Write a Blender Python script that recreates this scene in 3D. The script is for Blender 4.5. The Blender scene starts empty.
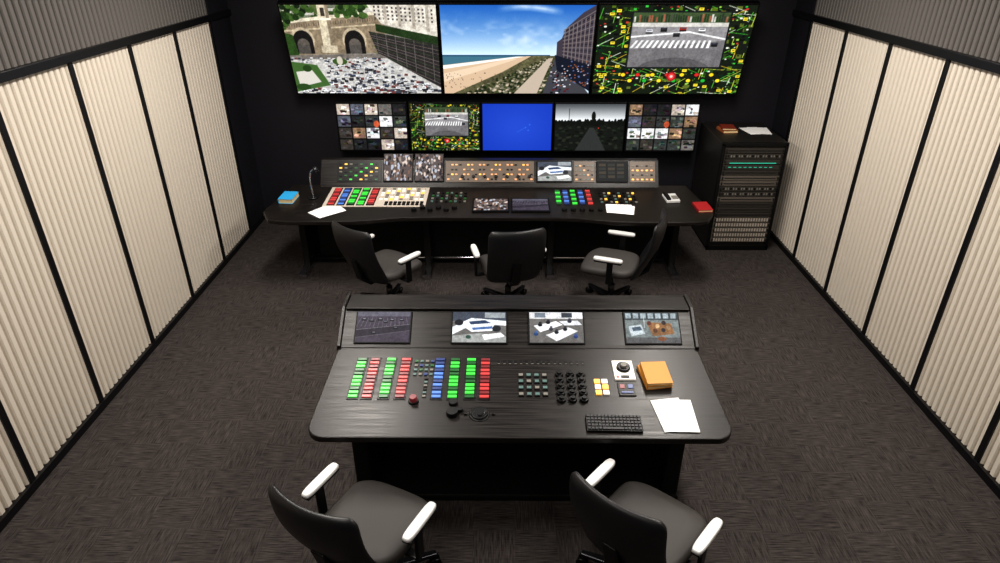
import bpy, bmesh, math, random
import numpy as np
from mathutils import Matrix, Vector, Euler
random.seed(4); rng=np.random.RandomState(7)
sc=bpy.context.scene
sc.view_settings.view_transform='Standard'
try: sc.view_settings.look='Medium High Contrast'
except Exception: sc.view_settings.look='None'

# ------------------------------------------------------------ materials
def lin(c):
    return tuple(((v/255.0)/12.92 if v/255.0<=0.04045 else ((v/255.0+0.055)/1.055)**2.4) for v in c)
MATS={}
def mat(name,c=(128,128,128),rough=0.5,metal=0.0,emit=0.0,spec=0.5,bump=0,bscale=200,coat=0.0):
    if name in MATS: return MATS[name]
    m=bpy.data.materials.new(name); m.use_nodes=True
    nt=m.node_tree; b=nt.nodes['Principled BSDF']
    l=lin(c)
    b.inputs['Base Color'].default_value=(*l,1)
    b.inputs['Roughness'].default_value=rough
    b.inputs['Metallic'].default_value=metal
    b.inputs['Specular IOR Level'].default_value=spec
    b.inputs['Coat Weight'].default_value=coat
    if emit>0:
        b.inputs['Emission Color'].default_value=(*l,1)
        b.inputs['Emission Strength'].default_value=emit
    if bump>0:
        n=nt.nodes.new('ShaderNodeTexNoise'); n.inputs['Scale'].default_value=bscale
        tc=nt.nodes.new('ShaderNodeTexCoord'); nt.links.new(tc.outputs['Object'],n.inputs['Vector'])
        bp=nt.nodes.new('ShaderNodeBump'); bp.inputs['Strength'].default_value=bump; bp.inputs['Distance'].default_value=0.002
        nt.links.new(n.outputs['Fac'],bp.inputs['Height']); nt.links.new(bp.outputs['Normal'],b.inputs['Normal'])
    MATS[name]=m; return m

def streak_mat(name,c1,c2,r1,r2,scale,coord='Object',bump=0.2,thr=(0.35,0.7)):
    m=bpy.data.materials.new(name); m.use_nodes=True; nt=m.node_tree; b=nt.nodes['Principled BSDF']
    tc=nt.nodes.new('ShaderNodeTexCoord'); mp=nt.nodes.new('ShaderNodeMapping'); mp.inputs['Scale'].default_value=scale
    n=nt.nodes.new('ShaderNodeTexNoise'); n.inputs['Scale'].default_value=1; n.inputs['Detail'].default_value=5
    nt.links.new(tc.outputs[coord],mp.inputs['Vector']); nt.links.new(mp.outputs[0],n.inputs['Vector'])
    cr=nt.nodes.new('ShaderNodeValToRGB'); cr.color_ramp.elements[0].position=thr[0]; cr.color_ramp.elements[1].position=thr[1]
    cr.color_ramp.elements[0].color=(*lin(c1),1); cr.color_ramp.elements[1].color=(*lin(c2),1)
    nt.links.new(n.outputs['Fac'],cr.inputs[0]); nt.links.new(cr.outputs[0],b.inputs['Base Color'])
    mr=nt.nodes.new('ShaderNodeMapRange'); mr.inputs['From Min'].default_value=.3; mr.inputs['From Max'].default_value=.7
    mr.inputs['To Min'].default_value=r1; mr.inputs['To Max'].default_value=r2
    nt.links.new(n.outputs['Fac'],mr.inputs['Value']); nt.links.new(mr.outputs[0],b.inputs['Roughness'])
    bp=nt.nodes.new('ShaderNodeBump'); bp.inputs['Strength'].default_value=bump; bp.inputs['Distance'].default_value=0.003
    nt.links.new(n.outputs['Fac'],bp.inputs['Height']); nt.links.new(bp.outputs[0],b.inputs['Normal'])
    b.inputs['Specular IOR Level'].default_value=.4
    MATS[name]=m; return m

def carpet_mat():
    m=bpy.data.materials.new('carpet_tiles'); m.use_nodes=True; nt=m.node_tree; b=nt.nodes['Principled BSDF']; L=nt.links
    tc=nt.nodes.new('ShaderNodeTexCoord')
    def noise(s):
        mp=nt.nodes.new('ShaderNodeMapping'); mp.inputs['Scale'].default_value=s
        n=nt.nodes.new('ShaderNodeTexNoise'); n.inputs['Scale'].default_value=1; n.inputs['Detail'].default_value=3
        L.new(tc.outputs['Object'],mp.inputs[0]); L.new(mp.outputs[0],n.inputs['Vector']); return n
    a=noise((10,120,1)); c=noise((120,10,1))
    ck=nt.nodes.new('ShaderNodeTexChecker'); ck.inputs['Scale'].default_value=4.0
    ck.inputs['Color1'].default_value=(0.1,)*3+(1,); ck.inputs['Color2'].default_value=(.8,.8,.8,1)
    L.new(tc.outputs['Object'],ck.inputs['Vector'])
    mx=nt.nodes.new('ShaderNodeMix'); mx.data_type='FLOAT'
    L.new(ck.outputs['Color'],mx.inputs[0]); L.new(a.outputs['Fac'],mx.inputs[2]); L.new(c.outputs['Fac'],mx.inputs[3])
    cr=nt.nodes.new('ShaderNodeValToRGB'); cr.color_ramp.elements[0].position=.34; cr.color_ramp.elements[1].position=.68
    cr.color_ramp.elements[0].color=(*lin((42,39,38)),1); cr.color_ramp.elements[1].color=(*lin((78,72,70)),1)
    L.new(mx.outputs[0],cr.inputs[0]); L.new(cr.outputs[0],b.inputs['Base Color'])
    b.inputs['Roughness'].default_value=.9; b.inputs['Specular IOR Level'].default_value=.12
    bp=nt.nodes.new('ShaderNodeBump'); bp.inputs['Strength'].default_value=.25; bp.inputs['Distance'].default_value=.004
    L.new(mx.outputs[0],bp.inputs['Height']); L.new(bp.outputs[0],b.inputs['Normal'])
    return m

CARPET=carpet_mat()
WOOD=streak_mat('dark_grained_laminate',(15,13,12),(36,31,29),.30,.46,(3,90,90),bump=.10)
PANEL=mat('acoustic_panel_cream',(206,197,184),.6)
PANELUP=mat('upper_panel_grey',(98,94,91),.6)
TRIM=mat('black_trim',(9,9,12),.45)
BACKW=mat('back_wall_dark',(15,13,23),.7)
CEIL=mat('ceiling_dark',(50,48,47),.8)
BLACK=mat('black_plastic',(11,11,12),.4,spec=.35)
BEZ=mat('bezel_black',(7,7,8),.5,spec=.2)
DARK=mat('dark_panel',(17,16,15),.45,spec=.35)
LEATH=mat('black_leather',(25,25,27),.40,bump=.3,bscale=250)
SEAT=mat('grey_fabric_seat',(60,57,55),.6,bump=.5,bscale=400)
WHITEP=mat('white_armrest',(205,205,204),.4)
CHROME=mat('chrome',(200,200,205),.18,1.0)
METAL=mat('dark_metal',(60,60,64),.3,.8)
PAPER=mat('paper_white',(240,240,240),.7)
LITW=mat('button_white',(225,220,210),.4,emit=.3)
LITG=mat('button_green',(60,195,65),.35,emit=.5)
DIMG=mat('button_green_dim',(30,88,42),.35,emit=.2)
LITR=mat('button_red',(185,62,62),.35,emit=.3)
DIMR=mat('button_red_dim',(115,42,46),.35,emit=.2)
LITB=mat('button_blue',(75,115,190),.35,emit=.4)
DIMB=mat('button_blue_dim',(40,58,110),.35,emit=.2)
LITY=mat('button_yellow',(250,185,80),.4,emit=.7)
LITO=mat('button_orange',(225,160,110),.4,emit=.45)
TEAL=mat('button_teal',(80,105,102),.4,emit=.12)
GREYB=mat('button_grey',(115,112,106),.5)
BEIGE=mat('panel_beige',(195,184,172),.5)
BROWNP=mat('panel_brown',(98,84,72),.45)

m=bpy.data.materials.new('screen_display'); m.use_nodes=True; nt=m.node_tree; b=nt.nodes['Principled BSDF']
at=nt.nodes.new('ShaderNodeAttribute'); at.attribute_name='Col'
b.inputs['Base Color'].default_value=(.004,.004,.004,1); b.inputs['Roughness'].default_value=.45; b.inputs['Specular IOR Level'].default_value=.08
nt.links.new(at.outputs['Color'],b.inputs['Emission Color']); b.inputs['Emission Strength'].default_value=1.2
SCREEN=m

# ------------------------------------------------------------ geometry helpers
def empty(name,M=Matrix()):
    o=bpy.data.objects.new(name,None); o.empty_display_size=.1; sc.collection.objects.link(o); o.matrix_world=M
    return o
def link(name,me,parent=None,M=Matrix(),mats=()):
    o=bpy.data.objects.new(name,me); sc.collection.objects.link(o)
    for mm in mats: me.materials.append(mm)
    if parent: o.parent=parent; o.matrix_local=M
    else: o.matrix_world=M
    return o
def T(x,y,z): return Matrix.Translation((x,y,z))
def R(a,ax): return Matrix.Rotation(a,4,ax)
def bm_box(bm,c,s,mi=0,M=None):
    hx,hy,hz=s[0]/2,s[1]/2,s[2]/2
    vs=[]
    for dz in(-hz,hz):
        for dx,dy in((-hx,-hy),(hx,-hy),(hx,hy),(-hx,hy)):
            v=Vector((c[0]+dx,c[1]+dy,c[2]+dz))
            if M: v=M@v
            vs.append(bm.verts.new(v))
    for f in((3,2,1,0),(4,5,6,7),(0,1,5,4),(1,2,6,5),(2,3,7,6),(3,0,4,7)):
        bm.faces.new([vs[i] for i in f]).material_index=mi
def bm_cyl(bm,c,r,h,mi=0,seg=20,r2=None,M=None):
    r2=r if r2 is None else r2
    A=[];B=[]
    for i in range(seg):
        a=2*math.pi*i/seg
        p=Vector((c[0]+r*math.cos(a),c[1]+r*math.sin(a),c[2])); q=Vector((c[0]+r2*math.cos(a),c[1]+r2*math.sin(a),c[2]+h))
        if M: p=M@p;q=M@q
        A.append(bm.verts.new(p));B.append(bm.verts.new(q))
    for i in range(seg):
        j=(i+1)%seg; f=bm.faces.new((A[i],A[j],B[j],B[i])); f.material_index=mi; f.smooth=True
    bm.faces.new(B).material_index=mi; bm.faces.new(A[::-1]).material_index=mi
def bm_prism(bm,pts,lo,hi,plane='XY',mi=0):
    A=[];B=[]
    for p in pts:
        if plane=='XY': a=(p[0],p[1],lo);b_=(p[0],p[1],hi)
        elif plane=='YZ': a=(lo,p[0],p[1]);b_=(hi,p[0],p[1])
        A.append(bm.verts.new(a));B.append(bm.verts.new(b_))
    n=len(pts)
    for i in range(n):
        j=(i+1)%n; bm.faces.new((A[i],A[j],B[j],B[i])).material_index=mi
    bm.faces.new(B).material_index=mi; bm.faces.new(A[::-1]).material_index=mi
def finish(name,bm,mats,parent=None,M=Matrix(),bevel=0,bseg=2,sub=0):
    bmesh.ops.recalc_face_normals(bm,faces=bm.faces)
    me=bpy.data.meshes.new(name); bm.to_mesh(me); bm.free()
    o=link(name,me,parent,M,mats)
    if bevel:
        d=o.modifiers.new('bevel','BEVEL'); d.width=bevel; d.segments=bseg; d.limit_method='ANGLE'
    if sub:
        d=o.modifiers.new('sub','SUBSURF'); d.levels=sub; d.render_levels=sub
    return o
def box(name,c,s,mt,parent=None,M=Matrix(),bevel=0):
    bm=bmesh.new(); bm_box(bm,(0,0,0),s); return finish(name,bm,[mt],parent,M@T(*c),bevel)
def rounded_rect(x0,y0,x1,y1,r,seg=8,corners=(1,1,1,1)):
    pts=[]
    cs=[(x0+r,y0+r,180),(x1-r,y0+r,270),(x1-r,y1-r,0),(x0+r,y1-r,90)]
    sq=[(x0,y0),(x1,y0),(x1,y1),(x0,y1)]
    for k,(cx,cy,a0) in enumerate(cs):
        if corners[k]:
            for i in range(seg+1):
                a=math.radians(a0+90*i/seg); pts.append((cx+r*math.cos(a),cy+r*math.sin(a)))
        else: pts.append(sq[k])
    return pts

# ------------------------------------------------------------ screen painters
def canvas(w,h,c=(0,0,0)):
    a=np.zeros((h,w,3)); a[:]=c; return a
def grid_xy(a):
    h,w=a.shape[:2]; y,x=np.mgrid[0:h,0:w]; return (x+.5)/w,(y+.5)/h
def rect(a,x0,y0,x1,y1,c):
    h,w=a.shape[:2]; a[int(round(y0*h)):max(int(round(y1*h)),int(round(y0*h))+1),int(round(x0*w)):max(int(round(x1*w)),int(round(x0*w))+1)]=c
def window(a,pts):
    h,w=a.shape[:2]; xs=[p[0] for p in pts]; ys=[p[1] for p in pts]
    return max(0,int(min(ys)*h)-1),min(h,int(max(ys)*h)+2),max(0,int(min(xs)*w)-1),min(w,int(max(xs)*w)+2)
def poly(a,pts,c):
    h,w=a.shape[:2]; r0,r1,c0,c1=window(a,pts); full=np.zeros((h,w),bool)
    if r1<=r0 or c1<=c0: return full
    y,x=np.mgrid[r0:r1,c0:c1]; X=(x+.5)/w; Y=(y+.5)/h; ins=np.zeros(X.shape,bool); n=len(pts)
    for i in range(n):
        x1,y1=pts[i];x2,y2=pts[(i+1)%n]
        if y1==y2: continue
        ins^=((y1>Y)!=(y2>Y))&(X<(x2-x1)*(Y-y1)/(y2-y1)+x1)
    a[r0:r1,c0:c1][ins]=c; full[r0:r1,c0:c1]=ins; return full
def ell(a,cx,cy,rx,ry,c):
    h,w=a.shape[:2]; r0,r1,c0,c1=window(a,[(cx-rx,cy-ry),(cx+rx,cy+ry)])
    if r1<=r0 or c1<=c0: return
    y,x=np.mgrid[r0:r1,c0:c1]; mk=(((x+.5)/w-cx)/rx)**2+(((y+.5)/h-cy)/ry)**2<1; a[r0:r1,c0:c1][mk]=c
def line(a,x0,y0,x1,y1,wd,c):
    d=math.hypot(x1-x0,y1-y0)+1e-6; nx,ny=-(y1-y0)/d*wd,(x1-x0)/d*wd
    poly(a,[(x0+nx,y0+ny),(x1+nx,y1+ny),(x1-nx,y1-ny),(x0-nx,y0-ny)],c)
def noise(a,s): a+=rng.normal(0,s,a.shape[:2])[...,None]; np.clip(a,0,255,out=a)
def up(n,h,w):
    k=rng.rand(n[1],n[0]); yi=np.linspace(0,n[1]-1.001,h); xi=np.linspace(0,n[0]-1.001,w)
    y0=yi.astype(int);x0=xi.astype(int);fy=(yi-y0)[:,None];fx=(xi-x0)[None]
    g=lambda a,b:k[np.ix_(a,b)]
    return g(y0,x0)*(1-fy)*(1-fx)+g(y0+1,x0)*fy*(1-fx)+g(y0,x0+1)*(1-fy)*fx+g(y0+1,x0+1)*fy*fx
def tex(a,amt=.5,mask=None):
    h,w=a.shape[:2]; n=(up((w//4,h//4),h,w)*.4+up((w//10,h//10),h,w)*.35+up((w//30+2,h//30+2),h,w)*.25-.5)*2
    f=1+n*amt
    if mask is None: a*=f[...,None]
    else: a[mask]*=f[mask][:,None]
    np.clip(a,0,255,out=a)
def SS(f,w,h,*k):
    a=f(w*2,h*2,*k); return a.reshape(h,2,w,2,3).mean((1,3))
def p_city(w,h):
    a=canvas(w,h,(140,136,128))
    rect(a,0,0,1,.16,(110,116,98))
    for i in range(50):
        x=rng.rand(); c=[(206,198,182),(150,140,124),(84,98,58),(48,68,34),(184,180,172)][rng.randint(5)]; s=.02+.05*rng.rand(); y=rng.rand()*.09; rect(a,x,y,x+s,y+.03+rng.rand()*.07,c)
    poly(a,[(.0,.17),(.3,.11),(.66,.07),(.66,.3),(.6,.52),(.0,.55)],(132,118,98))
    poly(a,[(.0,.17),(.3,.11),(.66,.07),(.66,.1),(.3,.145),(0,.205)],(214,204,182))
    for k in range(40): line(a,.01+.016*k,.215-.0022*k,.01+.016*k,.25-.0022*k,.0018,(80,70,60))
    poly(a,[(0,.27),(.6,.2),(.6,.215),(0,.29)],(182,168,142))
    rect(a,.24,.0,.31,.5,(196,186,162)); rect(a,.29,.0,.31,.5,(128,116,98)); rect(a,.258,.03,.284,.12,(60,54,48)); rect(a,.225,.44,.33,.52,(178,168,146)); rect(a,.23,.14,.32,.16,(222,214,196))
    for cx in(.11,.45):
        ell(a,cx,.38,.078,.14,(176,162,138)); ell(a,cx,.4,.066,.13,(26,24,24)); rect(a,cx-.066,.4,cx+.066,.53,(26,24,24)); ell(a,cx,.43,.04,.07,(92,86,80)); rect(a,cx-.04,.43,cx+.04,.53,(80,76,72))
    for i in range(60):
        x,y=.22*rng.rand(),.24*rng.rand(); 
        if y<.26-x: ell(a,x,y,.02,.03,[(40,66,28),(30,50,22),(62,90,40),(22,38,18)][rng.randint(4)])
    for i in range(40): ell(a,.35+.2*rng.rand(),.12*rng.rand(),.018,.028,[(44,70,30),(30,50,22),(72,100,48)][rng.randint(3)])
    poly(a,[(.0,.3),(.05,.32),(.07,.58),(.0,.6)],(46,72,32))
    poly(a,[(.56,0),(1,0),(1,.36),(.64,.2)],(206,200,188))
    for k in range(14):
        for j in range(4): rect(a,.6+.028*k,.01+.04*j+.003*k,.612+.028*k,.032+.04*j+.003*k,(78,74,74))
    for k in range(4): rect(a,.66+.09*k,0,.68+.09*k,.2+.03*k,(168,160,148))
    poly(a,[(.6,.2),(1,.34),(1,.44),(.6,.28)],(36,56,28)); 
    poly(a,[(.55,.28),(1,.43),(1,.95),(.6,.56)],(46,43,44))
    for k in range(12): line(a,.56,.30+.023*k,1,.45+.043*k,.002,(124,114,106) if k%3 else (60,80,44))
    for k in range(7): line(a,.6+.06*k,.3+.02*k,.6+.06*k,.5+.06*k,.002,(100,96,94))
    poly(a,[(0,.55),(.6,.53),(1,.93),(1,1),(0,1)],(186,184,180)); poly(a,[(.0,.55),(.6,.53),(.66,.58),(.0,.6)],(112,106,100))
    tex(a,.32)
    for i in range(620):
        x=rng.rand(); y=.57+.43*rng.rand()
        if y< .57+ max(0,x-.6)*1.0 or (x<.22 and .62<y<.92): continue
        s=.010+.022*(y-.5); c=[(250,250,250),(30,30,36),(215,218,222),(62,62,70),(252,252,252),(130,60,50),(62,72,95),(190,192,196),(245,245,245)][rng.randint(9)]
        rect(a,x,y,x+s*1.5,y+s*1.2,c); rect(a,x+s*.2,y+s*.35,x+s*1.3,y+s*.75,(60,64,72)); rect(a,x,y+s*1.2,x+s*1.5,y+s*1.6,(44,42,42))
    poly(a,[(0,.62),(.17,.66),(.24,.9),(.0,.98)],(66,98,50)); poly(a,[(.02,.74),(.13,.72),(.18,.86),(.03,.92)],(200,196,188)); ell(a,.1,.7,.03,.04,(40,66,30)); ell(a,.05,.92,.05,.04,(44,72,34))
    ell(a,.33,.62,.05,.04,(58,84,40)); ell(a,.33,.61,.02,.05,(190,184,170))
    noise(a,6); return a
def p_beach(w,h):
    a=canvas(w,h); X,Y=grid_xy(a); t=np.clip(Y/.54,0,1)[...,None]
    a[:]=np.array((36,96,176))*(1-t**1.2)+np.array((200,222,236))*t**1.2
    n=up((10,12),h,w)*.6+up((30,30),h,w)*.4; cl=np.clip(n*1.5-.75,0,1)*np.exp(-((Y-.34-.1*(X-.5))/.14)**2); a[:]=a+(np.array((238,242,245))-a)*(cl*.8)[...,None]
    cl=np.clip(1-np.abs((Y-.05-.03*np.sin(X*9))/.05),0,1)*np.clip((X-.36)*6,0,1)*np.clip((.8-X)*8,0,1)*(.4+.6*n); a[:]=a+(np.array((228,236,244))-a)*cl[...,None]
    rect(a,0,.54,.72,.7,(66,110,128)); rect(a,0,.54,.72,.558,(44,82,108))
    poly(a,[(0,.66),(.5,.56),(.72,.55),(.62,.7),(.3,1),(0,1)],(200,174,146)); poly(a,[(0,.665),(.5,.56),(.55,.562),(0,.705)],(235,233,228)); poly(a,[(0,.76),(.45,.585),(.5,.59),(0,.86)],(216,194,168))
    for i in range(60): x=rng.rand()*.35; y=.74+.2*rng.rand(); rect(a,x,y,x+.004,y+.012,(70,60,60))
    g=poly(a,[(.6,.55),(.8,.55),(.8,1),(.06,1),(.4,.74)],(86,84,60)); tex(a,.5,g)
    for i in range(700):
        y=.57+.43*rng.rand()**.8; x=.72-(y-.55)*1.35*rng.rand()+.05*rng.rand(); c=[(30,40,22),(120,116,100),(66,74,44),(190,176,156),(46,52,32),(40,48,28)][rng.randint(6)]
        s=.004+.02*(y-.55); ell(a,x,y,s,s*1.1,c)
    poly(a,[(.71,.58),(.74,.58),(.64,1),(.48,1)],(182,168,152)); poly(a,[(.75,.6),(.8,.6),(1,1),(.68,1)],(66,66,72))
    for i in range(70):
        y=.62+.36*rng.rand(); x=.75+(y-.6)*.4*rng.rand()-.03; s=.008+.03*(y-.6); rect(a,x,y,x+s,y+s,[(210,212,218),(20,22,30),(90,30,30),(60,64,80)][rng.randint(4)])
    poly(a,[(.76,.4),(.79,.36),(.82,.24),(.87,.16),(.92,.08),(1,.0),(1,.95),(.76,.62)],(66,60,70))
    for k in range(22):
        line(a,.8,.27+.019*k,1,.06+.040*k,.0035,(30,28,38) if k%2 else (116,108,108))
    for k in range(8): line(a,.81+.026*k,.26-.024*k,.81+.026*k,.66+.035*k,.003,(120,110,108))
    poly(a,[(.75,.54),(.95,.64),(1,.66),(1,.97),(.77,.72)],(24,28,42))
    for i in range(60): x=.8+.19*rng.rand(); y=.6+.3*rng.rand(); rect(a,x,y,x+.009,y+.013,[(90,110,160),(190,190,200),(150,90,60)][rng.randint(3)])
    noise(a,4); return a
def p_map(w,h,cx=(.22,.84),cy=(.08,.68)):
    a=canvas(w,h,(24,32,20))
    for i in range(420):
        x,y=rng.rand(2); c=[(86,108,26),(16,44,28),(8,10,10),(96,108,44),(44,70,24),(24,28,26),(14,18,16)][rng.randint(7)]; rect(a,x,y,x+.008+.035*rng.rand(),y+.01+.04*rng.rand(),c)
    for i in range(190):
        x,y=rng.rand(2); an=rng.choice([0.05,1.6,.45,2.3])+rng.rand()*.15; l=.05+.16*rng.rand()
        line(a,x,y,x+l*math.cos(an),y+l*math.sin(an),.0022,[(190,206,76),(222,230,212),(80,180,56),(225,190,50),(120,190,66)][rng.randint(5)])
    for i in range(330):
        x,y=rng.rand(2); s=.004+.009*rng.rand(); rect(a,x,y,x+s*1.4,y+s*1.5,[(235,240,225),(60,190,70),(8,10,12),(12,14,14),(190,60,50),(150,200,80)][rng.randint(6)])
    for i in range(52):
        x,y=rng.rand(2); rect(a,x-.004,y-.005,x+.034,y+.035,(10,12,10)); rect(a,x,y,x+.03,y+.03,(235,215,60)); rect(a,x+.006,y+.01,x+.024,y+.016,(40,40,20))
    x0,x1=cx;y0,y1=cy; rect(a,x0-.012,y0-.015,x1+.012,y1+.02,(24,30,30))
    hh,ww=a.shape[:2]; sub=a[int(y0*hh):int(y1*hh),int(x0*ww):int(x1*ww)]
    sub[:]=(138,136,138); rect(sub,0,0,1,.2,(66,84,54)); rect(sub,0,.18,1,.25,(196,194,188))
    for k in range(40): rect(sub,.01+.025*k,.02+.06*rng.rand(),.028+.025*k,.17,[(186,184,178),(46,56,46),(150,90,70),(74,70,66),(38,60,34),(50,70,44)][rng.randint(6)])
    poly(sub,[(0,.66),(1,.5),(1,1),(0,1)],(112,110,112))
    poly(sub,[(.0,.42),(.6,.33),(1,.46),(1,.49),(.6,.36),(0,.45)],(225,225,225))
    for k in range(15): poly(sub,[(.06+.055*k,.5),(.085+.055*k,.5),(.03+.058*k,.64),(.0+.058*k,.64)],(226,226,226))
    for (x,y,c) in((.3,.27,(30,30,35)),(.7,.28,(232,232,232)),(.86,.54,(30,30,35)),(.5,.26,(140,40,30)),(.15,.3,(200,200,205)),(.44,.36,(40,40,44))): rect(sub,x,y,x+.07,y+.05,c); rect(sub,x+.01,y+.01,x+.06,y+.025,(70,76,84)); rect(sub,x,y+.05,x+.07,y+.075,(30,30,30))
    ell(sub,.5,1.12,.42,.3,(90,88,90)); tex(sub,.22)
    for k in range(14):
        xx=.2+.05*k; yy=y1+.09+(.07 if k%2 else 0); ell(a,xx,yy,.019,.026,(15,18,18)); ell(a,xx,yy,.015,.02,[(240,205,40),(245,215,50),(205,45,40),(40,170,60)][k%4])
    ell(a,.53,y1+.11,.032,.055,(150,30,36)); ell(a,.53,y1+.11,.022,.038,(215,60,60)); ell(a,.53,y1+.11,.01,.016,(250,200,190)); noise(a,6); return a
def p_grid(w,h,nx=5,ny=4):
    a=canvas(w,h,(6,6,8))
    for j in range(ny):
        for i in range(nx):
            x0=(i+.05)/nx;x1=(i+.95)/nx;y0=(j+.06)/ny;y1=(j+.94)/ny
            base=np.array([(104,100,96),(180,168,156),(56,52,48),(132,108,86),(216,216,216),(54,58,56),(86,90,100),(34,34,36)][rng.randint(8)],float)
            rect(a,x0,y0,x1,y1,base)
            for k in range(10):
                u,v=rng.rand(2); c=np.clip(base*(.2+1.6*rng.rand())+rng.randint(-15,15,3),0,255)
                s1=.06+.22*rng.rand(); X0=x0+u*(x1-x0)*.8; Y0=y0+v*(y1-y0)*.8; sk=(rng.rand()-.5)*.03
                X1=min(x1,X0+s1*(x1-x0)*1.5); Y1=min(y1,Y0+s1*(y1-y0)); poly(a,[(X0,Y0),(X1,Y0+.004),(min(x1,X1+sk),Y1),(max(x0,X0+sk),Y1)],c)
    ell(a,.56,.43,.04,.07,(180,84,54)); tex(a,.35); noise(a,10); return a
def p_blue(w,h):
    a=canvas(w,h,(24,60,172)); X,Y=grid_xy(a); a+= (np.exp(-((X-.5)**2+(Y-.5)**2)*4)*14)[...,None]
    for (x,y) in((.62,.5),(.68,.44),(.66,.56)): ell(a,x,y,.012,.016,(48,100,215))
    line(a,.5,.6,.62,.5,.003,(50,105,220)); return a
def p_dark(w,h):
    a=canvas(w,h); X,Y=grid_xy(a); t=np.clip(Y/.36,0,1)[...,None]; a[:]=np.array((70,74,78))*(1-t)+np.array((232,236,238))*t
    rect(a,0,.36,1,1,(20,24,20))
    for i in range(70):
        x=rng.rand(); ell(a,x,.38+.04*rng.rand(),.02,.02+.06*rng.rand(),(14,18,14))
    for i in range(160):
        x,y=rng.rand(),.45+.55*rng.rand(); ell(a,x,y,.03,.02,[(34,42,30),(14,16,14),(42,46,38),(24,28,24)][rng.randint(4)])
    line(a,.2,.1,.2,.5,.004,(14,14,14)); ell(a,.55,.26,.03,.1,(16,20,16)); poly(a,[(.3,1),(.5,.5),(.56,.5),(.75,1)],(50,52,52)); rect(a,.62,.5,.635,.52,(220,60,40)); noise(a,5); return a
def p_parking(w,h):
    a=canvas(w,h,(66,60,72)); rect(a,0,0,1,.16,(92,90,102))
    for k in range(14): line(a,.08+.07*k,.2,.0+.08*k,.5,.003,(120,114,124))
    poly(a,[(0,.6),(1,.42),(1,.62),(0,.85)],(46,42,52)); line(a,0,.6,1,.42,.005,(140,134,142)); line(a,0,.85,1,.62,.004,(120,114,122))
    for (x,y) in((.1,.22),(.24,.26),(.5,.3),(.7,.5),(.3,.66),(.8,.24),(.62,.24),(.4,.22)): poly(a,[(x,y),(x+.07,y),(x+.08,y+.08),(x-.01,y+.08)],(22,22,30)); poly(a,[(x+.01,y+.01),(x+.06,y+.01),(x+.065,y+.03),(x+.005,y+.03)],(140,140,154))
    tex(a,.3); noise(a,8); return a
def p_office(w,h,v=0):
    a=canvas(w,h,(104,102,100))
    if v==0:
        rect(a,0,0,1,.3,(70,76,88)); poly(a,[(.0,.5),(.35,.2),(1,.3),(1,.45),(.4,.4),(0,.75)],(226,230,234)); rect(a,.6,.02,.98,.2,(150,156,160))
        poly(a,[(.25,.3),(.62,.24),(.78,.38),(.74,.62),(.36,.66),(.22,.5)],(236,240,242)); poly(a,[(.3,.32),(.6,.27),(.72,.37),(.34,.42)],(54,70,100)); poly(a,[(.36,.52),(.74,.47),(.74,.55),(.38,.6)],(80,110,160))
        poly(a,[(.0,.78),(.5,.7),(1,.8),(1,1),(0,1)],(150,152,150)); ell(a,.82,.55,.08,.1,(40,42,48)); ell(a,.12,.35,.08,.1,(34,36,42)); poly(a,[(.55,.75),(.9,.68),(.98,.8),(.6,.92)],(232,234,234)); ell(a,.3,.82,.05,.06,(50,76,66))
    else:
        rect(a,0,0,1,.22,(210,210,212)); rect(a,.1,.02,.3,.18,(110,120,130)); rect(a,.6,.02,.8,.18,(60,66,74))
        poly(a,[(.08,.45),(.5,.3),(.62,.42),(.2,.66)],(234,234,236)); poly(a,[(.3,.75),(.72,.5),(.9,.62),(.5,.95)],(230,230,232)); poly(a,[(.55,.3),(.9,.28),(.98,.42),(.66,.44)],(216,218,222))
        for (x,y,c) in((.2,.42,(26,28,34)),(.35,.34,(20,22,28)),(.5,.66,(30,32,40)),(.66,.56,(24,26,30)),(.75,.3,(40,44,56)),(.12,.72,(44,72,120)),(.85,.8,(40,60,110)),(.4,.56,(60,60,66))): ell(a,x,y,.04,.06,c); rect(a,x-.02,y-.1,x+.03,y-.03,tuple(min(255,q+24) for q in c))
    tex(a,.25); noise(a,9); return a
def p_room(w,h):
    a=canvas(w,h,(112,120,120)); rect(a,0,0,1,.25,(60,68,72)); 
    for k in range(7): rect(a,.02+.14*k,.03,.12+.14*k,.2,(150,162,168))
    poly(a,[(.4,.32),(.85,.36),(.9,.7),(.5,.78)],(128,92,60))
    for (x,y,c) in((.45,.36,(90,50,40)),(.6,.45,(190,160,120)),(.72,.34,(50,40,42)),(.55,.6,(80,50,36)),(.7,.58,(44,40,44)),(.8,.5,(150,120,90))): ell(a,x,y,.04,.07,c)
    poly(a,[(.06,.46),(.3,.4),(.36,.7),(.1,.78)],(176,186,190)); poly(a,[(.12,.5),(.28,.46),(.31,.58),(.14,.62)],(70,84,98)); line(a,.36,.1,.36,.5,.006,(190,196,196))
    rect(a,.0,.82,1,1,(84,84,86)); ell(a,.66,.86,.08,.07,(112,70,46)); tex(a,.35); noise(a,10); return a
def p_people(w,h):
    a=canvas(w,h,(86,76,74))
    for i in range(110):
        x,y=rng.rand(2); ell(a,x,y,.02+.03*rng.rand(),.03+.05*rng.rand(),[(206,190,180),(40,36,44),(120,90,76),(170,176,190),(24,22,26),(140,130,124)][rng.randint(6)])
    noise(a,14); return a
def p_dim(w,h):
    a=canvas(w,h,(24,26,28)); 
    for k in range(12): rect(a,.05+.3*(k%3),.1+.2*(k//3),.28+.3*(k%3),.24+.2*(k//3),(44,46,44) if k%2 else (62,56,48))
    noise(a,4); return a

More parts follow.
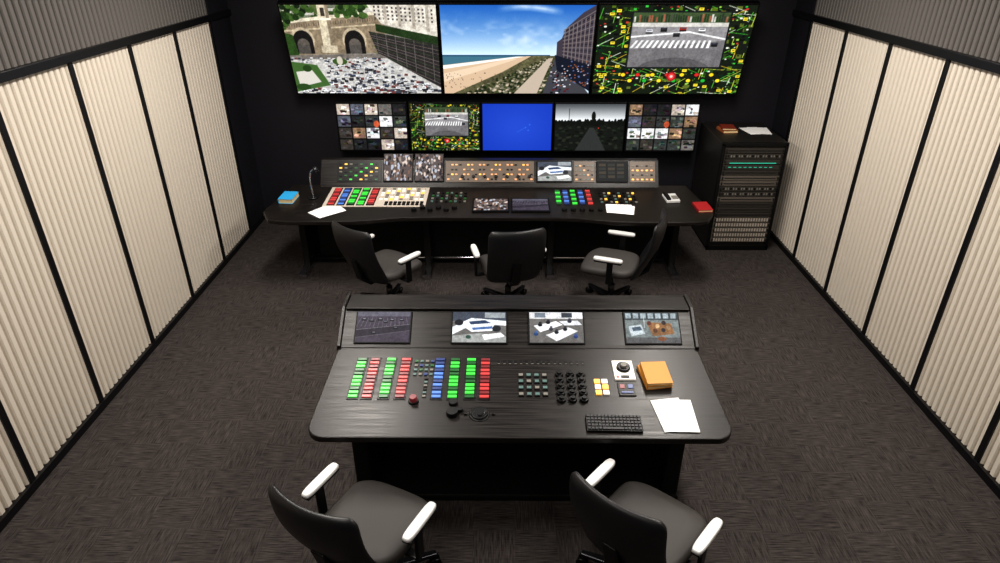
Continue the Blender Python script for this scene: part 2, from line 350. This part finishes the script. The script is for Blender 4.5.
def screen(name,w,h,img,parent,M,flatz=False):
    """plane in local X (right), Z (up), facing -Y"""
    ny,nx=img.shape[:2]
    xs=np.linspace(-w/2,w/2,nx); zs=np.linspace(h/2,-h/2,ny)
    XX,ZZ=np.meshgrid(xs,zs); co=np.stack([XX,np.zeros_like(XX),ZZ],-1).reshape(-1,3)
    idx=np.arange(nx*ny).reshape(ny,nx)
    f=np.stack([idx[1:,:-1],idx[1:,1:],idx[:-1,1:],idx[:-1,:-1]],-1).reshape(-1,4)
    me=bpy.data.meshes.new(name); me.from_pydata(co.tolist(),[],f.tolist())
    s=np.clip(img/255.,0,1); l=np.where(s<=.04045,s/12.92,((s+.055)/1.055)**2.4)
    col=np.ones((nx*ny,4),np.float32); col[:,:3]=l.reshape(-1,3)
    ca=me.color_attributes.new('Col','FLOAT_COLOR','POINT'); ca.data.foreach_set('color',col.ravel())
    me.update(); return link(name,me,parent,M,[SCREEN])

# ------------------------------------------------------------ room
WL=3.07; WR=3.21; YB=7.75; YF=-1.2; ZC=3.6; ZT=2.41; XM=(WR-WL)/2; WW=WL+WR
box('floor',(XM,(YB+YF)/2,-.05),(WW+.6,YB-YF+.4,.1),CARPET)
box('ceiling',(XM,(YB+YF)/2,ZC+.05),(WW+.6,YB-YF+.4,.1),CEIL)
box('wall_back',(XM,YB+.1,ZC/2),(WW+.6,.2,ZC),BACKW)
box('wall_front',(XM,YF-.1,ZC/2),(WW+.6,.2,ZC),BACKW)
def corrug(name,side,ya,yb,z0,z1,mt,parent,n):
    bm=bmesh.new(); p=(yb-ya)/n; d=.032; prof=[]; W=WL if side<0 else WR
    for i in range(n):
        y=ya+i*p
        prof+=[(y,0),(y+.08*p,-.008),(y+.16*p,-d),(y+.32*p,-d),(y+.40*p,-.008),(y+.5*p,0)]
    prof.append((yb,0))
    A=[];B=[]
    for (y,o) in prof:
        x=side*(W-.0-o) 
        A.append(bm.verts.new((x,y,z0)));B.append(bm.verts.new((x,y,z1)))
    for i in range(len(prof)-1): bm.faces.new((A[i],A[i+1],B[i+1],B[i]))
    return finish(name,bm,[mt],parent)
tn=1
strips={-1:[7.2-.82*k for k in range(0,10)],1:[7.28-.79*k for k in range(0,10)]}
for side,nm in((-1,'left'),(1,'right')):
    W=WL if side<0 else WR
    wl=box('wall_'+nm,(side*(W+.14),(YB+YF)/2,ZC/2),(.2,YB-YF+.2,ZC),BACKW)
    inv=wl.matrix_world.inverted()
    ys=strips[side]
    for k in range(len(ys)-1):
        o=corrug('acoustic_panel_%d'%(k+1),side,ys[k+1],ys[k],.05,ZT,PANEL,None,13); o.parent=wl; o.matrix_parent_inverse=inv
        o=corrug('upper_panel_%d'%(k+1),side,ys[k+1],ys[k],ZT+.05,ZC,PANELUP,None,13); o.parent=wl; o.matrix_parent_inverse=inv
    bm=bmesh.new()
    for y in ys: bm_box(bm,(side*(W-.004),y,ZT/2),(.024,.045,ZT))
    bm_box(bm,(side*(W-.012),(YB+YF)/2,ZT+.025),(.045,YB-YF,.06)); 
    finish('trim_%d'%tn,bm,[TRIM],bevel=.004); tn+=1
    box('baseboard_'+nm,(side*(W-.005),(YB+YF)/2,.03),(.04,YB-YF,.06),TRIM)
    box('trim_%d'%(tn+5),(side*(W+.02),(YB+ys[0])/2+.01,ZC/2),(.06,YB-ys[0]-.02,ZC),BACKW)

# ------------------------------------------------------------ video wall
cx=.136; y0,z0=7.5,1.589; y1,z1=7.25,2.574
ang=math.atan2(y0-y1,z1-z0); Hs=math.hypot(y0-y1,z1-z0); ws=4.99/3
vw=empty('video_wall',T(cx,y0,z0)@R(ang,'X'))
imgs=[SS(p_city,330,196),SS(p_beach,330,196),SS(p_map,330,196)]
bm=bmesh.new()
for k in range(3): bm_box(bm,((k-1)*ws,.045,Hs/2),(ws-.006,.08,Hs))
finish('display_housing',bm,[BEZ],vw,bevel=.005)
for k in range(3): screen('display_%d'%(k+1),ws-.04,Hs-.04,imgs[k],vw,T((k-1)*ws,.0,Hs/2))
bm=bmesh.new()
for k in (-1.2,-.4,.4,1.2): bm_box(bm,(k*1.5,.17,Hs*.4),(.08,.2,.5))
finish('mounting_bracket',bm,[METAL],vw)
wm=.84; hm=.583
fns=[p_grid,p_map,p_blue,p_dark,p_grid]
for k in range(5):
    M=T(.148+(k-2)*wm,7.5,.927+hm/2)
    e=empty('wall_monitor',M)
    bm=bmesh.new(); bm_box(bm,(0,.04,0),(wm-.012,.07,hm)); bm_box(bm,(0,.165,0),(.2,.18,.2)); finish('housing',bm,[BEZ],e,bevel=.004)
    screen('display',wm-.04,hm-.04,SS(fns[k],170,116),e,Matrix())

# ------------------------------------------------------------ front console
def slab(name,pts,th,mt,parent,M=Matrix(),bev=.008):
    bm=bmesh.new(); bm_prism(bm,pts,-th,0); return finish(name,bm,[mt],parent,M,bevel=bev)
FX,FY,FZ=.09,2.75,.76; sl=math.atan(.1067)
con=empty('control_console',T(FX,FY,0))
DS=T(0,0,FZ)@R(sl,'X')            # desk surface frame (local to console)
pts=[(x*(1.19-.03*y/.76)/1.205,y-.008) for (x,y) in rounded_rect(-1.205,0,1.205,.768,.1,corners=(1,1,0,0))]; slab('desk_top',pts,.045,WOOD,con,DS)
bm=bmesh.new()
bm_prism(bm,[(.745,.80),(.745,.842),(.985,1.0),(1.14,1.0),(1.14,.0),(.9,.0),(.745,.7)],-1.155,1.155,'YZ')
finish('riser_body',bm,[WOOD],con,bevel=.006)
bm=bmesh.new(); bm_prism(bm,[(.96,1.0),(.96,1.012),(1.15,1.012),(1.15,.985),(1.13,.985),(1.0,1.0)],-1.14,1.14,'YZ'); finish('riser_cap',bm,[WOOD],con,bevel=.004)
for s in(-1,1):
    bm=bmesh.new(); bm_prism(bm,[(.742,.80),(.738,.86),(.975,1.017),(1.15,1.02),(1.15,.75),(.85,.75)],s*1.155-.012,s*1.155+.012,'YZ'); finish('end_cap_%d'%(1 if s<0 else 2),bm,[WOOD],con,bevel=.004)
bm=bmesh.new()
bm_box(bm,(0,.78,.36),(2.0,.4,.72)); bm_box(bm,(-.97,.5,.36),(.1,.44,.72)); bm_box(bm,(.97,.5,.36),(.1,.44,.72)); bm_box(bm,(0,.5,.03),(2.04,.5,.05))
finish('pedestal',bm,[DARK],con,bevel=.01)
RA=math.atan2(.158,.24)
RS=T(0,.745,.842)@R(RA,'X')
for k,(x,f) in enumerate(((-.88,p_parking),(-.25,p_office),(.254,lambda w,h:p_office(w,h,1)),(.88,p_room))):
    box('monitor_bezel_%d'%(k+1),(x,.145,.004),(.368,.235,.014),BEZ,con,RS,bevel=.003)
    screen('monitor_screen_%d'%(k+1),.35,.217,SS(f,140,88),con,RS@T(x,.145,.0125)@R(-math.pi/2,'X'))
# batched buttons
def batch(name,items,parent,M,mats,bevel=.0015):
    bm=bmesh.new()
    for it in items:
        if it[0]=='b': _,x,y,sx,sy,sz,mi=it; bm_box(bm,(x,y,sz/2),(sx,sy,sz),mi)
        else: _,x,y,r,h,mi=it; bm_cyl(bm,(x,y,0),r,h,mi,18,r*.88)
    return finish(name,bm,mats,parent,M,bevel=bevel)
BM=[BLACK,LITG,DIMG,LITR,DIMR,LITB,DIMB,LITY,LITW,TEAL,GREYB,LITO,BEIGE,METAL]
def colset(x,s0,s1,n,w,pat):
    it=[('b',x,(s0+s1)/2,w*1.3,(s1-s0)+.015,.004,0)]; p=(s1-s0)/n
    for i in range(n): it.append(('b',x,s0+p*(i+.5),w,p*.66,.011,pat[i%len(pat)]))
    return it
it=[]
G=[1,1,2,1,1,1,2,2,1,1,2]; G2=[2,1,1,1,2,2,1,1,1,2,1]; RD=[3,4,3,3,4,4,3,3,4,3,4]; RD2=[4,3,3,4,3,3,4,3,3,4,3]; BL=[5,5,6,5,6,5,5,6,5,6,6]
for x,pt in((-.98,G),(-.898,RD),(-.797,G2),(-.702,RD2),(-.488,BL),(-.393,G),(-.292,G2),(-.204,RD)): it+=colset(x,.29,.65,11,.054,pt)
for i in range(4):
    for j in range(4): it.append(('b',-.635+.033*i,.5+.040*j,.019,.019,.008,[9,10,6,9,2][(i+j*3)%5]))
for j in range(6): it.append(('b',-.56,.31+.03*j,.02,.016,.008,[10,9,0][j%3]))
for i in range(16): it.append(('b',-.12+.035*i,.62,.024,.03,.003,0)); it.append(('b',-.12+.035*i,.60,.016,.005,.006,10))
for i in range(4):
    for j in range(4): it.append(('b',.015+.048*i,.33+.055*j,.034,.034,.006,0)); it.append(('b',.015+.048*i,.33+.055*j,.026,.022,.011,9 if (i+j)%3 else 10))
for i in range(3):
    for j in range(5): it.append(('c',.25+.066*i,.285+.054*j,.027,.018,0)); it.append(('c',.25+.066*i,.285+.054*j,.016,.03,0))
for i in range(2):
    for j in range(3): it.append(('b',.475+.045*i,.345+.048*j,.036,.036,.01,8 if (i+j)%2 else 7))
it+=[('b',.65,.54,.125,.17,.012,8),('c',.65,.555,.046,.03,0),('c',.65,.555,.022,.045,10),('b',.65,.475,.05,.02,.018,0),('b',.605,.475,.014,.014,.018,3)]
it+=[('b',.645,.375,.1,.11,.008,0),('b',.62,.395,.03,.035,.012,4),('b',.67,.395,.03,.035,.012,6),('b',.645,.345,.07,.015,.012,6)]
it+=[('c',-.617,.27,.032,.012,0),('c',-.617,.27,.024,.04,4),('c',-.383,.255,.028,.02,0),('c',-.383,.17,.036,.03,0),('c',-.34,.20,.02,.02,0)]
it+=[('c',-.228,.17,.062,.006,0),('c',-.228,.17,.052,.014,0),('c',-.228,.17,.036,.018,13),('c',-.228,.17,.032,.024,0)]
for s in(-.08,.08): it.append(('b',-.228+s,.17,.018,.018,.01,0))
batch('controls',it,con,DS,BM)

def desk_world(x,s,z=0,rot=0): return T(FX,FY,0)@DS@T(x,s,z)@R(math.radians(rot),'Z')
def keyboard(M):
    e=empty('keyboard',M); box('case',(0,0,.009),(.31,.125,.014),BLACK,e,bevel=.004)
    bm=bmesh.new()
    for j in range(5):
        for i in range(15):
            if j==0 and 4<=i<=9: continue
            bm_box(bm,(-.141+.0201*i,-.046+.023*j,.019),(.0165,.018,.008))
    bm_box(bm,(-.01,-.046,.019),(.118,.018,.008)); finish('keys',bm,[mat('key_grey',(40,40,43),.5)],e,bevel=.002)
keyboard(desk_world(.53,.095,.001,-1))
def book(M,c,w=.17,d=.23,t=.035,nm='book'):
    e=empty(nm,M); cm=mat('cover_%d_%d_%d'%c,c,.5)
    bm=bmesh.new(); bm_box(bm,(0,0,.0015),(w,d,.003)); bm_box(bm,(0,0,t-.0015),(w,d,.003)); bm_box(bm,(-w/2+.0015,0,t/2),(.003,d,t)); finish('cover',bm,[cm],e,bevel=.001)
    box('pages',(.002,0,t/2),(w-.01,d-.012,t-.006),mat('page_edges',(215,195,150),.8),e)
book(desk_world(.83,.48,.002,8),(180,122,46),.16,.2,.025)
book(desk_world(.835,.475,.029,3),(186,128,42),.155,.195,.022)
def papers(M,offs,w=.21,d=.297):
    e=empty('paper_sheets',M)
    for k,(x,y,r) in enumerate(offs): box('sheet_%d'%(k+1),(0,0,0),(w,d,.0012),PAPER,e,T(x,y,.002+.0016*k)@R(math.radians(r),'Z'))
papers(desk_world(.87,.17,.003,2),[(0,.0,6),(.045,-.01,-3)],.17,.25)

# ------------------------------------------------------------ back console
BX,BY,BZ=-.16,5.80,.75; bs=math.atan(.06)
bc=empty('control_console',T(BX,BY,0))
DB=T(0,0,BZ)@R(bs,'X')
def frontcurve():
    pts=[]; hw=2.24
    n=40
    for i in range(n+1):
        x=-hw+.1+(2*hw-.2)*i/n
        u=abs(x)/hw
        s=.10*(1/(1+math.exp((abs(x)-1.05)*9)))  # recess in the middle
        e=max(0,(abs(x)-(hw-.35))/.35); s+=.08*e*e
        pts.append((x,s))
    pts+= [(hw,.22),(hw-.12,.9),(-hw+.12,.9),(-hw,.22)]
    return pts
slab('desk_top',frontcurve(),.045,WOOD,bc,DB)
bm=bmesh.new(); bm_prism(bm,[(.83,.70),(.83,.80),(.85,.83),(1.0,1.05),(1.08,1.05),(1.08,.0),(.95,0)],-1.82,1.82,'YZ'); finish('riser_body',bm,[WOOD],bc,bevel=.006)
bm=bmesh.new()
bm_box(bm,(0,.78,.36),(3.7,.34,.68)); 
for x in(-1.95,-.65,.65,1.95): bm_box(bm,(x,.72,.36),(.07,.6,.7))
finish('pedestal',bm,[DARK],bc,bevel=.01)
bm=bmesh.new()
for x in(-1.95,-.65,.65,1.95): bm_box(bm,(x,.62,.03),(.08,.8,.05))
M0=T(-2.0,.55,.1)@R(math.pi/2,'Y'); bm_cyl(bm,(0,0,0),.018,4.0,0,16,M=M0)
finish('foot_rail',bm,[CHROME],bc)
RB=T(0,.85,.832)@R(math.atan2(.218,.15),'X')   # riser face frame (x, along slope, normal)
it=[]
def X(p): return p+.16
def bpanel(x0,x1,s0,s1,mi,h=.006): it.append(('b',(x0+x1)/2,(s0+s1)/2,x1-x0,s1-s0,h,mi))
bpanel(X(-1.80),X(-1.32),.02,.25,0); bpanel(X(-.63),X(.32),.02,.25,14); bpanel(X(.75),X(.97),.02,.25,14); bpanel(X(1.35),X(1.62),.02,.25,14)
for i in range(22):
    for j in range(4):
        if (i*3+j*2)%7 in(4,6): continue
        it.append(('b',X(-.60)+.0425*i,.05+.053*j,.024,.016,.012,[11,0,11,10,7,0,11][(i*3+j)%7]))
for i in range(7): it.append(('c',X(-.45)+.12*i,.08,.018,.025,0))
for i in range(5):
    for j in range(4): it.append(('b',X(.775)+.042*i,.05+.05*j,.022,.016,.012,[11,0,10,9][(i+j)%4])); it.append(('b',X(1.38)+.05*i,.05+.05*j,.024,.016,.012,[7,0,11,10][(i*2+j)%4]))
for i in range(8):
    for j in range(5): it.append(('b',X(-1.76)+.055*i,.045+.042*j,.03,.016,.012,[2,0,0,1,10,0,7][(i*5+j*2)%7]))
batch('riser_controls',it,bc,RB,BM+[BROWNP])
def bmon(k,xa,xb,s0,s1,f,tilt=0):
    w=xb-xa;h=s1-s0; box('monitor_bezel_%d'%k,((xa+xb)/2,(s0+s1)/2,.01),(w,h,.02),BEZ,bc,RB,bevel=.003)
    screen('monitor_screen_%d'%k,w-.02,h-.02,SS(f,80,60),bc,RB@T((xa+xb)/2,(s0+s1)/2,.0215)@R(-math.pi/2,'X'))
bmon(1,X(-1.30),X(-.98),.02,.33,p_people); bmon(2,X(-.965),X(-.65),.02,.33,p_people); bmon(3,X(.35),X(.73),.02,.25,p_office); bmon(4,X(.99),X(1.33),.02,.25,p_dim)
it=[]
bpanel(X(-1.84),X(-.797),.33,.81,12,.008)
pats=[[3,4,3,3,4],[5,6,5,6,5],[2,1,1,2,1],[1,1,2,1,2],[4,3,3,4,3]]
for k,x in enumerate((-1.76,-1.66,-1.56,-1.46,-1.36)):
    it.append(('b',X(x),.57,.082,.44,.011,0))
    for i in range(9): it.append(('b',X(x),.385+.046*i,.062,.03,.018,pats[k][i%5]))
for i in range(9):
    for j in range(6): it.append(('b',X(-1.27)+.052*i,.5+.052*j,.034,.03,.016,[8,10,8,12,7,10,8][(i*2+3*j)%7]))
for i in range(9):
    for j in range(2): it.append(('b',X(-1.2)+.045*i,.37+.05*j,.032,.03,.018,0))
for i in range(6): it.append(('c',X(-.9)+.08*i,.25+.05*(i%2),.028,.03,0))
for i in range(8):
    for j in range(4): it.append(('b',X(-.74)+.048*i,.46+.07*j,.026,.026,.012,[9,0,10,0,2][(i+j*2)%5]))
for k,x in enumerate((.56,.64,.72,.80,.88)):
    for i in range(7): it.append(('b',X(x),.42+.052*i,.05,.034,.012,[1,5,2,5,4][k] if i%2 else [2,6,1,6,3][k]))
for i in range(8):
    for j in range(4): it.append(('b',X(1.0)+.05*i,.45+.075*j,.026,.024,.012,[9,10,0,0,7][(i*3+j)%5]))
for i in range(5): it.append(('c',X(.6)+.09*i,.26,.026,.025,0))
batch('desk_controls',it,bc,DB,BM)
for k,(xa,xb) in enumerate(((-.32,.05),(.07,.46))):
    box('flat_bezel_%d'%(k+1),((X(xa)+X(xb))/2,.36,.008),(xb-xa,.31,.02),BEZ,bc,DB,bevel=.003)
    screen('flat_screen_%d'%(k+1),xb-xa-.03,.27,SS(p_parking if k else p_people,80,56),bc,DB@T((X(xa)+X(xb))/2,.36,.0195)@R(-math.pi/2,'X'))
def bdw(x,y,z=0,rot=0): return T(BX,BY,0)@DB@T(x-BX,y-BY,z)@R(math.radians(rot),'Z')
papers(bdw(-1.78,6.03,.003,-40),[(0,0,0),(.03,.02,-12)],.2,.28)
papers(bdw(1.17,6.08,.003,-12),[(0,0,0),(-.02,.01,8)],.26,.2)
book(bdw(1.99,6.12,.002,5),(150,30,35),.15,.2,.025)
book(bdw(-2.22,6.30,.002,-5),(50,160,215),.15,.2,.05,'blue_box')
e=empty('desk_telephone',bdw(1.72,6.33,.001,5)); box('body',(0,0,.015),(.14,.18,.03),WHITEP,e,bevel=.006); box('handset',(-.045,0,.04),(.04,.17,.025),BLACK,e,bevel=.008)
box('keypad',(.03,-.02,.032),(.06,.08,.006),GREYB,e)
cu=bpy.data.curves.new('neck','CURVE'); cu.dimensions='3D'; cu.bevel_depth=.008
sp=cu.splines.new('BEZIER'); sp.bezier_points.add(2)
for p,c in zip(sp.bezier_points,((0,0,.01),(0,.02,.26),(.07,-.03,.34))): p.co=c; p.handle_left_type=p.handle_right_type='AUTO'
e=empty('gooseneck_lamp',bdw(-1.98,6.35,.001)); link('neck',cu,e,Matrix(),[CHROME])
bm=bmesh.new(); bm_cyl(bm,(0,0,0),.05,.015,0); bm_cyl(bm,(.075,-.035,.3),.035,.05,0,18,.02); finish('base_and_head',bm,[METAL],e)

# ------------------------------------------------------------ rack
rk=empty('server_rack',T(2.665,6.78,0))
box('cabinet',(0,.435,.635),(.70,.85,1.23),mat('rack_cabinet',(30,28,27),.45),rk,bevel=.01)
bm=bmesh.new(); 
bm_box(bm,(-.335,0,.63),(.03,.03,1.22));bm_box(bm,(.335,0,.63),(.03,.03,1.22));bm_box(bm,(0,0,1.235),(.7,.03,.04));bm_box(bm,(0,0,.03),(.7,.03,.06))
finish('frame',bm,[BLACK],rk,bevel=.004)
RKM=[BLACK,mat('rack_unit',(58,55,51),.4,.1),METAL,mat('led_cyan',(50,190,160),.4,emit=.45),GREYB,mat('grille',(175,166,156),.4,.1),mat('rack_unit_light',(98,92,85),.4,.1)]
bm=bmesh.new(); z=1.20
for i in range(18):
    hgt=.061; zc=z-hgt*(i+.5); lt=i>=13
    bm_box(bm,(0,-.0,zc),(.63,.03,hgt-.008),6 if lt or i in(5,6,9) else 1)
    if i==2: bm_box(bm,(0,-.017,zc-.015),(.5,.006,.007),3)
    elif i==3: 
        for k in range(9): bm_box(bm,(-.24+.055*k,-.017,zc),(.03,.006,.006),3)
    elif i in (1,7,8): 
        for k in range(20): bm_box(bm,(-.27+.0285*k,-.017,zc),(.014,.006,.022),4 if k%3 else 0)
    elif lt:
        for k in range(20): bm_box(bm,(-.28+.0295*k,-.017,zc),(.016,.006,.034),5)
    else: bm_box(bm,(0,-.017,zc),(.55,.006,.006),2)
    for s in(-.3,.3): bm_box(bm,(s,-.02,zc),(.012,.02,.03),2)
finish('rack_units',bm,RKM,rk)
book(T(2.50,7.25,1.251)@R(.1,'Z'),(150,84,45),.17,.2,.03); book(T(2.5,7.25,1.283)@R(-.1,'Z'),(120,45,30),.15,.19,.02)
papers(T(2.80,7.25,1.251),[(0,0,10),(.06,0,-8)],.22,.28)

# ------------------------------------------------------------ chairs
def superell(n,a,b_,p=3.2):
    out=[]
    for i in range(n):
        t=2*math.pi*i/n; c,s=math.cos(t),math.sin(t)
        out.append((a*math.copysign(abs(c)**(2/p),c),b_*math.copysign(abs(s)**(2/p),s)))
    return out
def chair(x,y,deg):
    e=empty('office_chair',T(x,y,0)@R(math.radians(deg),'Z'))
    bm=bmesh.new(); n=36; rings=[]
    for (z,k,dz) in((.425,.86,0),(.44,.97,0),(.47,1.0,0),(.497,.975,0),(.508,.9,0),(.510,.6,0),(.503,.25,0)):
        ring=[]
        for (px,py) in superell(n,.255*k,.26*k,3.8):
            zz=z-(.035*max(0,py-.15)/.1*(1 if z>.46 else .3)) 
            ring.append(bm.verts.new((px,py+.03,zz)))
        rings.append(ring)
    for a,b_ in zip(rings,rings[1:]):
        for i in range(n): f=bm.faces.new((a[i],a[(i+1)%n],b_[(i+1)%n],b_[i])); f.smooth=True
    bm.faces.new(rings[0][::-1]); f=bm.faces.new(rings[-1]); f.smooth=True
    finish('seat_cushion',bm,[SEAT],e)
    # backrest: squarish curved shell
    bm=bmesh.new(); nu,nv=16,18; front=[];back=[]
    def P(u,v,off):
        z=.42+.575*v; wd=.268*(1-.05*v**2)*(1-.10*(1-v)**2)
        r=.09; k=1
        if v>1-r: q=(v-(1-r))/r; k=1-.12*(1-math.sqrt(max(0,1-q*q)))
        if v<r: q=(r-v)/r; k=1-.12*(1-math.sqrt(max(0,1-q*q)))
        xx=wd*k*u
        yy=-.275-.15*v+.05*u*u+ .025*math.cos(v*5) 
        edge=1-max(abs(u)**8, abs(2*v-1)**10)*.6
        return Vector((xx,yy+off*edge,z))
    for off,L in((.028,front),(-.028,back)):
        for j in range(nv+1): L.append([bm.verts.new(P(-1+2*i/nu,j/nv,off)) for i in range(nu+1)])
    for L in(front,back):
        for j in range(nv):
            for i in range(nu): f=bm.faces.new((L[j][i],L[j][i+1],L[j+1][i+1],L[j+1][i])); f.smooth=True
    def br(a,b_): 
        for i in range(len(a)-1): f=bm.faces.new((a[i],a[i+1],b_[i+1],b_[i])); f.smooth=True
    br(front[0],back[0]); br(front[-1],back[-1]); br([r[0] for r in front],[r[0] for r in back]); br([r[-1] for r in front],[r[-1] for r in back])
    finish('backrest',bm,[LEATH],e,sub=1)
    bm=bmesh.new(); pr=[(.02,.375),(-.24,.375),(-.34,.46),(-.395,.68),(-.375,.68),(-.315,.48),(-.22,.41),(.02,.41)]
    bm_prism(bm,pr,-.04,.04,'YZ'); bm_box(bm,(0,.0,.40),(.24,.24,.05)); finish('support_spine',bm,[BLACK],e,bevel=.008)
    bm=bmesh.new(); bm_cyl(bm,(0,0,.085),.045,.06,0,20,.035)
    for k in range(5):
        M=R(math.radians(72*k+50),'Z')
        pts=[(.02,.028,.085,.135),(.34,.017,.078,.098)]
        vs=[]
        for (r,w,zl,zh) in pts:
            vs.append([bm.verts.new(M@Vector(q)) for q in((r,-w,zl),(r,w,zl),(r,w,zh),(r,-w,zh))])
        a,b_=vs
        for i in range(4): bm.faces.new((a[i],a[(i+1)%4],b_[(i+1)%4],b_[i]))
        bm.faces.new(a[::-1]); bm.faces.new(b_)
    finish('star_base',bm,[METAL],e,bevel=.005)
    bm=bmesh.new()
    for k in range(5):
        M=R(math.radians(72*k+50),'Z')
        for dx in(-.018,.018):
            bm_cyl(bm,(0,0,-.009),.03,.018,0,18,M=M@T(.33,dx,.03)@R(math.pi/2,'X'))
        bm_cyl(bm,(0,0,.03),.008,.05,0,8,M=M@T(.33,0,0))
    finish('casters',bm,[BLACK],e)
    bm=bmesh.new(); bm_cyl(bm,(0,0,.13),.03,.12,0); bm_cyl(bm,(0,0,.25),.018,.14,1); finish('gas_lift',bm,[BLACK,CHROME],e)
    for s,nm in((-1,'left'),(1,'right')):
        bm=bmesh.new()
        bm_box(bm,(s*.21,-.02,.415),(.22,.05,.018)); bm_box(bm,(s*.31,-.02,.52),(.022,.055,.225)); bm_box(bm,(s*.31,.0,.626),(.05,.25,.014))
        finish('arm_post_'+nm,bm,[BLACK],e,bevel=.006)
        bm=bmesh.new()
        rr=[]
        for (z,k) in((.634,.85),(.64,1.0),(.652,1.0),(.660,.85)):
            rr.append([bm.verts.new((s*.31+px*k,py*(1 if k==1 else .96)+.0,z)) for (px,py) in superell(28,.029,.132,4)])
        for a,b_ in zip(rr,rr[1:]):
            for i in range(28): f=bm.faces.new((a[i],a[(i+1)%28],b_[(i+1)%28],b_[i])); f.smooth=True
        bm.faces.new(rr[0][::-1]); bm.faces.new(rr[-1]); finish('armrest_'+nm,bm,[WHITEP],e)
    return e
chair(-.69,2.40,-26); chair(.75,2.39,-41)
chair(-1.09,5.42,-38); chair(.04,5.43,12); chair(1.03,5.48,70)

# ------------------------------------------------------------ lights
def fixture(x,y,sx,sy,pw,col=(1,.94,.87)):
    e=empty('ceiling_light',T(x,y,ZC-.04)); box('housing',(0,0,.01),(sx+.06,sy+.06,.05),WHITEP,e)
    l=bpy.data.lights.new('lamp','AREA'); l.shape='RECTANGLE'; l.size=sx; l.size_y=sy; l.energy=pw; l.color=col
    o=bpy.data.objects.new('lamp',l); sc.collection.objects.link(o); o.parent=e; o.matrix_local=T(0,0,-.03)
for y,pw in((.6,30),(3.0,62),(5.2,82)):
    for x in(-1.5,1.62): fixture(x,y,.4,1.4,pw)
w=bpy.data.worlds.new('World'); sc.world=w; w.use_nodes=True
w.node_tree.nodes['Background'].inputs[0].default_value=(.02,.02,.025,1)

# ------------------------------------------------------------ camera
cam=bpy.data.cameras.new('camera'); co=bpy.data.objects.new('camera',cam); sc.collection.objects.link(co)
co.location=(0,0,3.2); co.rotation_euler=(math.radians(90-28.13),0,.0068)
cam.sensor_width=36; cam.lens=23.4; cam.clip_start=.05
sc.camera=co
print('DONE')
